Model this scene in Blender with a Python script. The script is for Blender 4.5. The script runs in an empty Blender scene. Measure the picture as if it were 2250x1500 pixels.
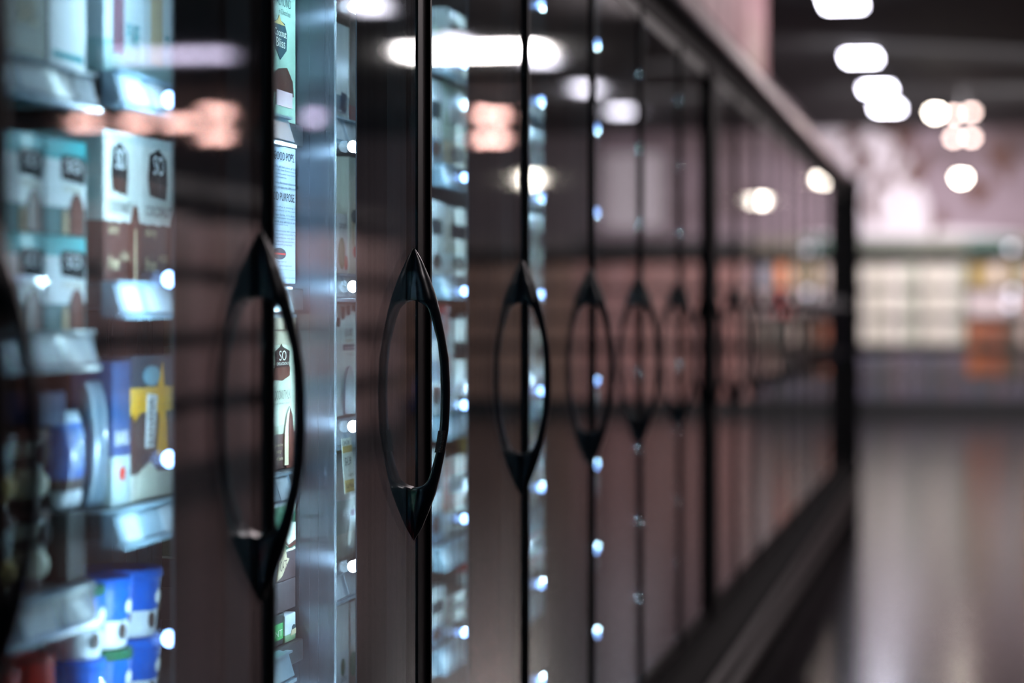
import bpy, bmesh, math, random
from mathutils import Vector
random.seed(7)
sc = bpy.context.scene
col = sc.collection
PI = math.pi

# ------------------------------------------------------------------ camera numbers
F = 5312.0                      # focal length in pixels of a 2250 px wide frame (85 mm)
TH = math.atan(1015 / F)        # the camera is turned this far left of the aisle
CO, SI = math.cos(TH), math.sin(TH)
D, ZC = 0.755, 1.25             # distance from the glass doors, height of the lens
K = F / CO
def at(px, X):                  # how far down the aisle a sight line meets the plane x = X
    z = K * (D - X) / (2140 - px)
    return (z - (D - X) * SI) / CO
def zat(px, py, X):
    return ZC - (py - 685) * (K * (D - X) / (2140 - px)) / F
def xat(px, s):                 # lateral position at distance s down the aisle
    q = (px - 2140) / K
    return D + q * s * CO / (1 + q * SI)
def hat(py, X, s):
    return ZC - (py - 685) * (s * CO - (X - D) * SI) / F

# ------------------------------------------------------------------ materials
def lin(c):
    return tuple(((v / 255) / 12.92 if v <= 10 else ((v / 255 + 0.055) / 1.055) ** 2.4) for v in c) + (1,)
MATS = {}
def mat(key, rgb=None, rough=.5, metal=0., spec=.5, var=.08, scale=30, coat=0., emit=None, estr=0., bump=0.):
    if key in MATS: return MATS[key]
    m = bpy.data.materials.new(key); m.use_nodes = True
    nt = m.node_tree; b = nt.nodes['Principled BSDF']
    tc = nt.nodes.new('ShaderNodeTexCoord')
    nz = nt.nodes.new('ShaderNodeTexNoise'); nz.inputs['Scale'].default_value = scale
    nz.inputs['Detail'].default_value = 3
    nt.links.new(tc.outputs['Object'], nz.inputs['Vector'])
    mx = nt.nodes.new('ShaderNodeMix'); mx.data_type = 'RGBA'
    c = lin(rgb); lo = tuple(v * (1 - var) for v in c[:3]) + (1,); hi = tuple(min(1, v * (1 + var)) for v in c[:3]) + (1,)
    mx.inputs['A'].default_value = lo; mx.inputs['B'].default_value = hi
    nt.links.new(nz.outputs['Fac'], mx.inputs['Factor'])
    nt.links.new(mx.outputs['Result'], b.inputs['Base Color'])
    b.inputs['Roughness'].default_value = rough; b.inputs['Metallic'].default_value = metal
    b.inputs['Specular IOR Level'].default_value = spec * (.2 if key.startswith('print') else 1)
    if key.startswith('print'): coat *= .25; b.inputs['Roughness'].default_value = rough + .2
    b.inputs['Coat Weight'].default_value = coat; b.inputs['Coat Roughness'].default_value = .08
    if emit:
        b.inputs['Emission Color'].default_value = lin(emit); b.inputs['Emission Strength'].default_value = estr
    if bump:
        bp = nt.nodes.new('ShaderNodeBump'); bp.inputs['Strength'].default_value = bump; bp.inputs['Distance'].default_value = .004
        nt.links.new(nz.outputs['Fac'], bp.inputs['Height']); nt.links.new(bp.outputs['Normal'], b.inputs['Normal'])
    MATS[key] = m; return m

def bands(key, stops, rough=.45, coat=0.2, axis='Z'):      # printed bands up a packet
    if key in MATS: return MATS[key]
    m = bpy.data.materials.new(key); m.use_nodes = True
    nt = m.node_tree; b = nt.nodes['Principled BSDF']
    tc = nt.nodes.new('ShaderNodeTexCoord'); sp = nt.nodes.new('ShaderNodeSeparateXYZ'); cr = nt.nodes.new('ShaderNodeValToRGB')
    nz = nt.nodes.new('ShaderNodeTexNoise'); nz.inputs['Scale'].default_value = 6
    ad = nt.nodes.new('ShaderNodeMath'); ad.operation = 'MULTIPLY_ADD'; ad.inputs[1].default_value = .04
    nt.links.new(tc.outputs['Generated'], sp.inputs[0]); nt.links.new(tc.outputs['Generated'], nz.inputs['Vector'])
    nt.links.new(nz.outputs['Fac'], ad.inputs[0]); nt.links.new(sp.outputs[axis], ad.inputs[2])
    nt.links.new(ad.outputs[0], cr.inputs[0]); nt.links.new(cr.outputs[0], b.inputs['Base Color'])
    e = cr.color_ramp; e.interpolation = 'CONSTANT'
    while len(e.elements) > 1: e.elements.remove(e.elements[-1])
    e.elements[0].position = 0; e.elements[0].color = lin(stops[0][1])
    for p, c in stops[1:]:
        x = e.elements.new(p); x.color = lin(c)
    b.inputs['Roughness'].default_value = rough + .1; b.inputs['Coat Weight'].default_value = coat * .3; b.inputs['Specular IOR Level'].default_value = .25
    MATS[key] = m; return m

def emission(key, rgb, strength):
    if key in MATS: return MATS[key]
    m = bpy.data.materials.new(key); m.use_nodes = True
    nt = m.node_tree; nt.nodes.clear()
    o = nt.nodes.new('ShaderNodeOutputMaterial'); e = nt.nodes.new('ShaderNodeEmission')
    e.inputs[0].default_value = lin(rgb); e.inputs[1].default_value = strength
    nt.links.new(e.outputs[0], o.inputs[0]); MATS[key] = m; return m

def glass_material():
    m = bpy.data.materials.new('door_glass'); m.use_nodes = True
    nt = m.node_tree; nt.nodes.clear(); N = nt.nodes.new; L = nt.links.new
    o = N('ShaderNodeOutputMaterial'); mx = N('ShaderNodeMixShader'); tr = N('ShaderNodeBsdfTransparent'); gl = N('ShaderNodeBsdfGlossy')
    tr.inputs[0].default_value = (.93, .965, .97, 1)
    gl.inputs['Roughness'].default_value = .03; gl.inputs[0].default_value = (1, 1, 1, 1)
    fr = N('ShaderNodeFresnel'); ge = N('ShaderNodeNewGeometry'); mi = N('ShaderNodeMix')
    mi.inputs['A'].default_value = 1.52; mi.inputs['B'].default_value = 1 / 1.52
    L(ge.outputs['Backfacing'], mi.inputs['Factor']); L(mi.outputs['Result'], fr.inputs['IOR'])
    c = N('ShaderNodeMath'); c.operation = 'MULTIPLY'; c.use_clamp = True; c.inputs[1].default_value = 1.2
    sm = N('ShaderNodeMapping'); sn = N('ShaderNodeTexNoise'); sr = N('ShaderNodeMapRange'); tcs = N('ShaderNodeTexCoord')      # wiped upright streaks
    sm.inputs['Scale'].default_value = (1, 95, .35); sn.inputs['Scale'].default_value = 1; sn.inputs['Detail'].default_value = 5; sn.inputs['Roughness'].default_value = .75
    sr.inputs['From Min'].default_value = .3; sr.inputs['From Max'].default_value = .7; sr.inputs['To Min'].default_value = 1.0; sr.inputs['To Max'].default_value = 1.9
    L(tcs.outputs['Object'], sm.inputs[0]); L(sm.outputs[0], sn.inputs['Vector']); L(sn.outputs['Fac'], sr.inputs['Value']); L(sr.outputs[0], c.inputs[1])
    L(fr.outputs[0], c.inputs[0])
    tc = N('ShaderNodeTexCoord'); mp = N('ShaderNodeMapping'); nz = N('ShaderNodeTexNoise'); bp = N('ShaderNodeBump')
    mp.inputs['Scale'].default_value = (1, 210, .6); nz.inputs['Scale'].default_value = 1; nz.inputs['Detail'].default_value = 3
    bp.inputs['Strength'].default_value = .5; bp.inputs['Distance'].default_value = GLASS_WAVE
    L(tc.outputs['Object'], mp.inputs[0]); L(mp.outputs[0], nz.inputs['Vector']); L(nz.outputs['Fac'], bp.inputs['Height'])
    L(bp.outputs[0], gl.inputs['Normal'])
    L(c.outputs[0], mx.inputs[0]); L(tr.outputs[0], mx.inputs[1]); L(gl.outputs[0], mx.inputs[2]); L(mx.outputs[0], o.inputs[0])
    return m
GLASS_WAVE = .000014
GLASS = glass_material()

def brushed_material():          # steel end panel between two bays, brushed upright
    m = bpy.data.materials.new('brushed_divider'); m.use_nodes = True
    nt = m.node_tree; b = nt.nodes['Principled BSDF']
    b.inputs['Base Color'].default_value = lin((116, 122, 132)); b.inputs['Metallic'].default_value = 1; b.inputs['Roughness'].default_value = .22
    b.inputs['Anisotropic'].default_value = .98; b.inputs['Anisotropic Rotation'].default_value = .0
    tg = nt.nodes.new('ShaderNodeTangent'); tg.direction_type = 'UV_MAP'
    nt.links.new(tg.outputs[0], b.inputs['Tangent'])
    tc = nt.nodes.new('ShaderNodeTexCoord'); mp = nt.nodes.new('ShaderNodeMapping'); nz = nt.nodes.new('ShaderNodeTexNoise'); mr = nt.nodes.new('ShaderNodeMapRange')
    mp.inputs['Scale'].default_value = (320, 1, .5); nz.inputs['Scale'].default_value = 1; mr.inputs['To Min'].default_value = .24; mr.inputs['To Max'].default_value = .34
    nt.links.new(tc.outputs['Object'], mp.inputs[0]); nt.links.new(mp.outputs[0], nz.inputs['Vector']); nt.links.new(nz.outputs['Fac'], mr.inputs['Value'])
    nt.links.new(mr.outputs[0], b.inputs['Roughness'])
    return m
BRUSHED = brushed_material()

BLACK = mat('black_frame', (10, 12, 15), .45, spec=.2)
GASKET = mat('black_gasket', (8, 9, 11), .55)
HANDLE = mat('black_handle', (4, 10, 20), .3, spec=.45, coat=.12)
CHIP = mat('chipped_metal', (62, 58, 58), .5, .6, bump=.6, scale=400)
MULL = mat('dark_mullion', (5, 7, 9), .7, spec=.1)
CASE = mat('case_interior', (40, 46, 50), .6)
CASEOUT = mat('case_outside', (7, 8, 10), .7, spec=.06)
RAILMETAL = mat('bumper_metal', (240, 222, 224), .24, .45)
BASEMAT = mat('base_panel', (4, 4, 6), .7, spec=.02)
BASERAIL = mat('base_bumper', (26, 21, 23), .5, spec=.12)
SHELF = mat('shelf_board', (26, 29, 32), .5)
RAIL = mat('price_rail_plastic', (128, 156, 174), .3, coat=.4)
RAILDK = mat('price_rail_blue', (52, 84, 114), .3, coat=.4)
TAG = mat('tag_paper', (176, 190, 200), .5, coat=.15)
TAGINK = mat('tag_ink', (60, 80, 100), .5)
WHITE = mat('print_white', (232, 236, 238), .45, coat=.25)
CREAM = mat('print_cream', (222, 224, 206), .45, coat=.2)
BROWN = mat('print_brown', (70, 38, 30), .4, coat=.3)
CHOC = mat('print_chocolate', (92, 48, 36), .35, coat=.4)
INK = mat('print_ink', (12, 16, 20), .6)
INKGREY = mat('print_grey_ink', (38, 46, 54), .6)
TEAL = mat('print_teal', (20, 150, 156), .4, coat=.3)
GREEN = mat('print_green', (34, 92, 62), .4, coat=.3)
LGREEN = mat('print_light_green', (70, 180, 84), .4, coat=.3)
GOLD = mat('print_gold', (186, 160, 92), .45)
YELLOW = mat('print_yellow', (240, 178, 40), .4, coat=.3)
TAN = mat('print_tan', (196, 178, 146), .5)
RED = mat('print_red', (205, 48, 36), .4, coat=.4)
BLUE = mat('print_blue', (6, 90, 190), .35, coat=.5)
NAVY = mat('print_navy', (30, 46, 84), .45)
SHIELD = mat('print_shield', (34, 60, 70), .45)
SILVER = mat('foil_silver', (190, 200, 208), .22, .7)
COOKIE = mat('cookie_ball', (66, 44, 34), .5, bump=.8, scale=300)

# ------------------------------------------------------------------ mesh helpers
class MB:
    def __init__(s): s.v = []; s.f = []
    def box(s, x0, x1, y0, y1, z0, z1):
        b = len(s.v)
        s.v += [(x, y, z) for x in (x0, x1) for y in (y0, y1) for z in (z0, z1)]
        s.f += [tuple(b + i for i in q) for q in ((0, 1, 3, 2), (4, 6, 7, 5), (0, 4, 5, 1), (2, 3, 7, 6), (0, 2, 6, 4), (1, 5, 7, 3))]
        return s
    def prism_y(s, pts, y0, y1):             # polygon of (x, z) drawn out along y
        b = len(s.v); n = len(pts)
        s.v += [(x, y0, z) for x, z in pts] + [(x, y1, z) for x, z in pts]
        s.f += [tuple(b + i for i in range(n)), tuple(b + n + i for i in reversed(range(n)))]
        s.f += [(b + i, b + n + i, b + n + (i + 1) % n, b + (i + 1) % n) for i in range(n)]
        return s
    def prism_x(s, pts, x0, x1):             # polygon of (y, z) drawn out along x
        b = len(s.v); n = len(pts)
        s.v += [(x0, y, z) for y, z in pts] + [(x1, y, z) for y, z in pts]
        s.f += [tuple(b + i for i in range(n)), tuple(b + n + i for i in reversed(range(n)))]
        s.f += [(b + i, b + n + i, b + n + (i + 1) % n, b + (i + 1) % n) for i in range(n)]
        return s
    def lathe(s, prof, cx, cy, n=24, sx=1., sy=1.):   # profile of (radius, z)
        b = len(s.v); m = len(prof)
        for r, z in prof:
            for k in range(n):
                a = 2 * PI * k / n; s.v.append((cx + r * sx * math.cos(a), cy + r * sy * math.sin(a), z))
        for i in range(m - 1):
            for k in range(n):
                s.f.append((b + i * n + k, b + i * n + (k + 1) % n, b + (i + 1) * n + (k + 1) % n, b + (i + 1) * n + k))
        s.f += [tuple(b + k for k in reversed(range(n))), tuple(b + (m - 1) * n + k for k in range(n))]
        return s
    def loops(s, ls, close=True):            # skin a list of equal loops
        b = len(s.v); n = len(ls[0])
        for l in ls: s.v += l
        for i in range(len(ls) - 1):
            for k in range(n):
                s.f.append((b + i * n + k, b + i * n + (k + 1) % n, b + (i + 1) * n + (k + 1) % n, b + (i + 1) * n + k))
        if close: s.f += [tuple(b + k for k in reversed(range(n))), tuple(b + (len(ls) - 1) * n + k for k in range(n))]
        return s
    def mesh(s, name, bevel=0., smooth=False):
        me = bpy.data.meshes.new(name); me.from_pydata(s.v, [], s.f)
        bm = bmesh.new(); bm.from_mesh(me); bmesh.ops.recalc_face_normals(bm, faces=bm.faces)
        if bevel: bmesh.ops.bevel(bm, geom=bm.edges[:], offset=bevel, segments=2, affect='EDGES', profile=.5)
        bm.to_mesh(me); bm.free()
        if smooth:
            for p in me.polygons: p.use_smooth = True
        return me
    def build(s, name, m, parent=None, bevel=0., smooth=False, loc=(0, 0, 0)):
        o = bpy.data.objects.new(name, s.mesh(name, bevel, smooth)); o.data.materials.append(m)
        o.location = loc; col.objects.link(o); o.parent = parent; return o

def tag(o, label, cat, group=None, kind=None):
    o['label'] = label; o['category'] = cat
    if group: o['group'] = group
    if kind: o['kind'] = kind
    return o
def empty(name, loc, label, cat, group=None):
    o = bpy.data.objects.new(name, None); o.empty_display_size = .05; o.location = loc; col.objects.link(o)
    return tag(o, label, cat, group)
def struct(o): o['kind'] = 'structure'; return o

_fc = {}
def text_mesh(body):
    if body in _fc: return _fc[body]
    cu = bpy.data.curves.new('t', 'FONT'); cu.body = body; cu.align_x = 'LEFT'; cu.resolution_u = 3
    ob = bpy.data.objects.new('t', cu); col.objects.link(ob)
    dg = bpy.context.evaluated_depsgraph_get(); dg.update()
    me = ob.evaluated_get(dg).to_mesh()
    vs = [tuple(v.co) for v in me.vertices]; fs = [tuple(p.vertices) for p in me.polygons]
    ob.evaluated_get(dg).to_mesh_clear(); bpy.data.objects.remove(ob); bpy.data.curves.remove(cu)
    x0 = min(v[0] for v in vs); x1 = max(v[0] for v in vs); y0 = min(v[1] for v in vs); y1 = max(v[1] for v in vs)
    _fc[body] = ([((v[0] - x0) / (x1 - x0 + 1e-9), (v[1] - y0) / (y1 - y0 + 1e-9)) for v in vs], fs); return _fc[body]
def text_into(mb, body, x, y0, y1, z0, z1, turned=False):    # lettering laid on the plane x, stretched to a rectangle
    vs, fs = text_mesh(body); b = len(mb.v)
    for u, v in vs:
        if turned: u, v = 1 - v, u
        mb.v.append((x, y0 + u * (y1 - y0), z0 + v * (z1 - z0)))
    mb.f += [tuple(b + i for i in f) for f in fs]

# ------------------------------------------------------------------ the setting
def floor_material():
    m = mat('polished_floor', (31, 29, 31), .16, spec=.34, var=.25, scale=1.2)
    nt = m.node_tree; b = nt.nodes['Principled BSDF']
    tc = nt.nodes.new('ShaderNodeTexCoord'); br = nt.nodes.new('ShaderNodeTexBrick')
    br.inputs['Scale'].default_value = 1; br.offset = 0
    br.inputs['Brick Width'].default_value = 2.4; br.inputs['Row Height'].default_value = 2.4; br.inputs['Mortar Size'].default_value = .006
    br.inputs['Color1'].default_value = (1, 1, 1, 1); br.inputs['Color2'].default_value = (.86, .86, .86, 1); br.inputs['Mortar'].default_value = (.25, .25, .25, 1)
    mu = nt.nodes.new('ShaderNodeMix'); mu.data_type = 'RGBA'; mu.blend_type = 'MULTIPLY'; mu.inputs['Factor'].default_value = 1
    src = b.inputs['Base Color'].links[0].from_socket
    nt.links.new(tc.outputs['Object'], br.inputs['Vector']); nt.links.new(src, mu.inputs['A']); nt.links.new(br.outputs['Color'], mu.inputs['B'])
    nt.links.new(mu.outputs['Result'], b.inputs['Base Color'])
    return m
struct(MB().box(-1.6, 11, -1.5, 30.6, -.1, 0).build('floor', floor_material()))
struct(MB().box(-1.6, 11, -1.5, 30.6, 3.5, 3.6).build('ceiling', mat('dark_ceiling', (15, 17, 19), .8, var=.2, scale=.6)))
def mural():
    m = bpy.data.materials.new('painted_mural'); m.use_nodes = True
    nt = m.node_tree; b = nt.nodes['Principled BSDF']; b.inputs['Roughness'].default_value = .7
    tc = nt.nodes.new('ShaderNodeTexCoord'); nz = nt.nodes.new('ShaderNodeTexNoise'); cr = nt.nodes.new('ShaderNodeValToRGB')
    nz.inputs['Scale'].default_value = 1.05; nz.inputs['Detail'].default_value = 4; nz.inputs['Roughness'].default_value = .55
    nt.links.new(tc.outputs['Object'], nz.inputs['Vector']); nt.links.new(nz.outputs['Fac'], cr.inputs[0]); nt.links.new(cr.outputs[0], b.inputs['Base Color'])
    e = cr.color_ramp; e.elements[0].position = .36; e.elements[0].color = lin((92, 74, 76)); e.elements[1].position = .52; e.elements[1].color = lin((150, 132, 142))
    x = e.elements.new(.43); x.color = lin((126, 108, 114))
    return m
MURAL = mural()
struct(MB().box(-1.6, 3.95, 30.2, 30.5, 0, 3.5).build('wall_back', MURAL))
struct(MB().box(3.95, 11, 30.2, 30.5, 0, 3.5).build('wall_back', mat('dull_wall', (92, 84, 88), .7)))
struct(MB().box(-1.4, -1.2, -1.5, 30.2, 0, 3.5).build('wall_left', MURAL))
struct(MB().box(10.6, 10.8, -1.5, 30.2, 0, 3.5).build('wall_right', mat('right_wall', (120, 108, 110), .7)))

# ------------------------------------------------------------------ freezer case: doors, handles, mullions, shelves
HS = {0: 1.01, 1: 1.760, 2: 2.508, 3: 3.234, 4: 4.040, 5: 4.783, 6: 5.498, 7: 6.254, 8: 7.010}
for n in range(9, 19): HS[n] = 7.010 + .748 * (n - 8)
SE = {2: 2.556, 3: 3.327, 4: 4.087, 5: 4.824}
BD = dict(HS); BD[2] = 2.462; BD[3] = 3.279        # where one bay's shelves end and the next begin
ZB, ZT = .37, 1.952             # foot and head of the doors
PXM = 6.13e-4
O_ = [(0, 0), (12, 8), (29, 18), (65, 34), (102, 48), (142, 59), (189, 69), (242, 78), (292, 81), (321, 81.5)]
I_ = [(0, 0), (115, 0), (119, 14), (124, 24), (132, 34), (162, 44), (209, 56), (262, 61.5), (321, 63)]
W_ = [(0, 1.5), (29, 8), (65, 15), (115, 21), (150, 15), (200, 12), (321, 11)]
def ip(t, T):
    for (a, b), (c, d) in zip(T, T[1:]):
        if t <= c: return b + (d - b) * (t - a) / (c - a)
    return T[-1][1]
def handle_mesh():
    loops = []; ts = sorted(set([i * 6.42 for i in range(0, 101)] + [115.5, 117, 119, 121, 124, 128, 642 - 115.5, 642 - 117, 642 - 119, 642 - 121, 642 - 124, 642 - 128]))
    for t in ts:
        u = min(t, 642 - t)
        xo = max(ip(u, O_), .6) * PXM; xi = ip(u, I_) * PXM; w = ip(u, W_) * .001
        z = (321 - t) * PXM * 1.0205
        x_in = xi; r = min(.35 * (xo - x_in), .006)
        p = [(x_in, -w), (xo - 1.6 * r, -w), (xo - .5 * r, -w * .72), (xo, -w * .12), (xo, w * .12), (xo - .5 * r, w * .72), (xo - 1.6 * r, w), (x_in, w)]
        if xi > .001: p[0] = (x_in + r * .5, -w); p[7] = (x_in + r * .5, w); p.append((x_in, w * .6)); p.append((x_in, -w * .6))
        else: p.append((x_in, w * .6)); p.append((x_in, -w * .6))
        loops.append([(x, y, z) for x, y in p])
    return MB().loops(loops)
HMESH = handle_mesh().mesh('handle', smooth=True)
HMESH.materials.append(HANDLE)

ZHAND = 1.1375
LED = emission('led_bulb', (140, 182, 255), 26)
LEDSTRIP = emission('led_strip', (196, 236, 252), 24)
LEDSTRIP2 = emission('led_strip_far', (200, 238, 250), 40)
LENS = mat('led_lens', (96, 108, 120), .4, coat=.2, emit=(190, 215, 240), estr=.05)
dome = MB().lathe([(.0004, -.0085), (.0045, -.0068), (.007, -.0034), (.008, 0), (.007, .0034), (.0045, .0068), (.0004, .0085)], 0, 0, 10).mesh('led_bulb', smooth=True)
dome.materials.append(LED)
LEDIN = emission('led_bulb_inner', (190, 228, 255), 420)
dome2 = dome.copy(); dome2.materials.clear(); dome2.materials.append(LEDIN)

def shelf(case, n, z, rail_tags):
    a, b = BD[n - 1], BD[n]; g0 = .008 if n == 3 else .035; g1 = {2: .06, 3: .134}.get(n, .035)
    s = MB().box(-.72, -.168, a + .006, b - .006, z - .012, z + .018)
    s = s.build('shelf', SHELF, case, bevel=.002)
    r = MB().prism_y([(-.166, z - .020), (-.150, z - .020), (-.144, z - .014), (-.153, z + .016), (-.166, z + .019)], a + g0, b - g1).build('price_rail', RAILDK if n < 3 else RAIL, s)
    lip = MB().box(-.156, -.147, a + g0, b - g1, z + .0165, z + .0195).box(-.146, -.141, a + g0, b - g1, z - .022, z - .0175).build('rail_lip', RAIL, s)
    for i, (u0, u1, m) in enumerate(rail_tags):
        y0 = a + g0 + u0 * (b - a - g0 - g1); y1 = a + g0 + u1 * (b - a - g0 - g1)
        MB().prism_y([(-.1440, z - .0145), (-.1428, z - .0145), (-.1518, z + .0145), (-.1530, z + .0145)], y0, y1).build('price_tag', m, s)
    return s

SHELVES = {
 2: [1.722, None, None, None, .70],
 3: [1.735, None, None, None, .775],
 4: [1.735, None, None, None, None, .655],
 5: [None, None, None, None, None, None]}
def zs(n, i, px, py): SHELVES[n][i] = zat(px, py, -.15)
zs(2, 1, 110, 180); zs(2, 2, 110, 770); zs(2, 3, 120, 1350)
zs(3, 1, 310, 204); zs(3, 2, 312, 657); zs(3, 3, 312, 1150)
zs(4, 1, 760, 290); zs(4, 2, 760, 630); zs(4, 3, 760, 950); zs(4, 4, 760, 1283)
for i, py in enumerate((140, 386, 630, 938, 1222, 1447)): zs(5, i, 985, py)

def make_case(first, last, label):
    s0, s1 = HS[first], HS[last]
    root = empty('freezer_case', (-.35, (s0 + s1) / 2, 0), label, 'freezer', 'glass door freezer cases along the aisle')
    def P(mb, name, m, **k):
        o = mb.build(name, m, None, **k); o.parent = root; o.location = Vector(o.location) - root.location; return o
    P(MB().box(-.78, -.74, s0, s1, .2, 2.0).box(-.74, -.012, s0, s1, .30, .36).box(-.74, -.012, s0, s1, 1.958, 2.0), 'case_body', CASE)
    P(MB().prism_y([(-.78, 2.0), (-.012, 2.0), (-.012, 1.956), (.006, 1.956), (.012, 2.030), (.02, 2.036), (.02, 2.062), (.012, 2.068), (.012, 2.10), (-.78, 2.10)], s0, s1), 'canopy', CASEOUT)
    P(MB().prism_y([(.010, 2.014), (.040, 2.016), (.0465, 2.021), (.0440, 2.058), (.038, 2.063), (.010, 2.065)], s0 + .003, s1 - .003), 'canopy_rail', RAILMETAL)
    P(MB().prism_y([(-.78, .1), (-.012, .1), (-.012, .005), (.03, .005), (.03, .12), (.075, .15), (.075, .30), (.03, .34), (.012, .366), (-.78, .30)], s0, s1), 'base', BASEMAT)
    P(MB().prism_y([(.072, .165), (.098, .172), (.104, .185), (.098, .198), (.072, .205)], s0, s1).prism_y([(.072, .245), (.094, .25), (.099, .262), (.094, .274), (.072, .28)], s0, s1), 'bumper_rail', BASERAIL)
    for n in range(first + 1, last + 1):
        a = SE.get(n - 1, HS[n - 1] + .048); b = HS[n] + (.014 if n < last else -.004); e0 = HS[n - 1] + .017
        fr = MB().box(-.034, .002, e0, a - .022, ZB, ZT).box(-.034, .007, a - .021, a - .012, ZB, ZT).box(-.034, .003, a - .011, a, ZB, ZT)
        fr.box(-.034, .001, a, b, ZB, ZB + .035).box(-.034, .001, a, b, ZT - .03, ZT).box(-.034, -.0075, b - .03, b, ZB + .035, ZT - .03)
        d = P(fr, 'door', BLACK)
        g = MB().box(-.006, 0, a, b, ZB + .036, ZT - .031).build('glass_pane', GLASS, d)
        h = bpy.data.objects.new('handle', HMESH); col.objects.link(h); h.parent = d; h.location = (.0006, HS[n] - (.0 if n < last else .026), ZHAND); h['label'] = 'black bowed handle with pointed ends'
        if n == 3:
            zz = [ZHAND - (t - 321) * PXM * 1.0205 for t in (400, 412, 424, 436, 448)]
            lp = []
            for t, zc in zip((400, 412, 424, 436, 448), zz):
                u = 642 - t; xo = ip(u, O_) * PXM; w = ip(u, W_) * .001 + .0006
                lp.append([(xo - .011, -w + HS[n], zc), (xo - .0035, -w + HS[n], zc), (xo - .0012, -w * .7 + HS[n], zc), (xo - .0012, w * .7 + HS[n], zc), (xo - .0035, w + HS[n], zc), (xo - .011, w + HS[n], zc)])
            c = MB().loops(lp).build('chipped_paint', CHIP, d); c['label'] = 'grey chipped patch on black handle'
    for n in range(first, last + 1):
        y = HS[n]; a_, b_ = y - .034, y + .040
        if n == first: a_ = y + .003
        if n == last: b_ = y - .003
        if n == 3: a_ = y - .009
        dx = .008 if n == 3 else 0
        m = P(MB().box(-.086 + dx, -.036, a_, b_, .36, 1.958), 'mullion', MULL)
        if 1 <= n <= 12:
            MB().box(-.0892 + dx, -.0862 + dx, (y + .005 if n == 3 else max(a_ + .003, y - .009)), min(b_ - .003, y + .018), .42, 1.93).build('led_strip', LEDSTRIP if n < 4 else LEDSTRIP2, m)
            MB().box(-.0878 + dx, -.0862 + dx, a_ - .0015, a_ + .002, .42, 1.93).build('led_lens', LENS, m)
            if n <= 8:
                for k in range(-4, 4):
                    z = 1.285 + .193 * k
                    if n != first or True:
                        for yy in ((a_ + .009, b_ - .009) if n not in (first, last) else ((a_ + .009,) if n == last else (b_ - .009,))):
                            o = bpy.data.objects.new('led_bulb', dome if yy < y else dome2); col.objects.link(o); o.parent = m; o.location = (-.0945 + dx, yy, z)
    for n in range(first + 1, last + 1):
        hs = SHELVES.get(n) or [SHELVES[5][i] + random.uniform(-.01, .01) for i in range(6)]
        if n in (1,) or n > 9: hs = hs[:]
        SHELVES[n] = hs
        for i, z in enumerate(hs):
            if n == 2: T = [[(.60, .72, TAG), (.80, .96, TAG)], [(.52, .60, TAG), (.66, .80, TAG), (.90, .99, TAG)], [(.52, .62, TAG), (.66, .82, TAG), (.87, .98, TAG)], [(.50, .62, TAG), (.68, .81, TAG), (.86, .97, TAG)], [(.5, .7, TAG)]][i]
            elif n == 3: T = [[(.02, .2, TAG)], [(.02, .12, TAG), (.16, .24, TAG)], [(.02, .10, TAG), (.135, .26, TAG)], [(.02, .10, TAG), (.21, .28, TAG), (.9, .98, TAG)], [(.02, .2, TAG)]][i]
            else: T = [(.02, .14, TAG), (.17, .26, TAG), (.42, .55, TAG), (.7, .82, TAG), (.86, .97, TAG)]
            sh = shelf(root, n, z, T)
            sh.location = -root.location
    # ends
    if first == 0: P(MB().box(-.78, .01, s0, s0 + .002, .2, 2.0), 'end_panel', CASE)
    else: P(MB().box(-.78, .016, s0 + .001, s0 + .012, .3, 1.956).box(-.03, .018, s0 + .001, s0 + .072, ZB, ZT), 'end_panel', mat('case_joint_black', (4, 6, 8), .6, spec=.08))
    if last == 18:
        P(MB().prism_x([(s1 + .004, 0), (s1 + .10, 0), (s1 + .10, 2.04), (s1 + .07, 2.06), (s1 + .004, 2.06)], -.78, .088), 'end_panel', mat('end_panel_black', (4, 6, 8), .6, spec=.08))
    else:
        P(MB().box(-.78, .016, s1 - .0295, s1 - .001, .3, 1.956).box(-.03, .018, s1 - .075, s1 - .001, ZB, ZT), 'end_panel', mat('case_joint_black', (4, 6, 8), .6, spec=.08))
    if first == 0:
        dv = P(MB().box(-.72, -.1235, 3.2765, 3.2815, .36, 1.955), 'divider_panel', BRUSHED)
        uv = dv.data.uv_layers.new(name='UVMap')
        for lp_ in dv.data.loops: c_ = dv.data.vertices[lp_.vertex_index].co; uv.data[lp_.index].uv = (c_.x, c_.z)
        MB().box(-.1245, -.1225, 3.2762, 3.2818, .36, 1.955).build('edge_trim', SILVER, dv)
    return root
case1 = make_case(0, 8, 'near black freezer case with sharp handles and bright packets behind its glass')
HS8 = HS[8]; HS[8] = HS8 + .001
case2 = make_case(8, 18, 'far black freezer case, beyond the thick dark post, ending at the open floor')
HS[8] = HS8

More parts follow.
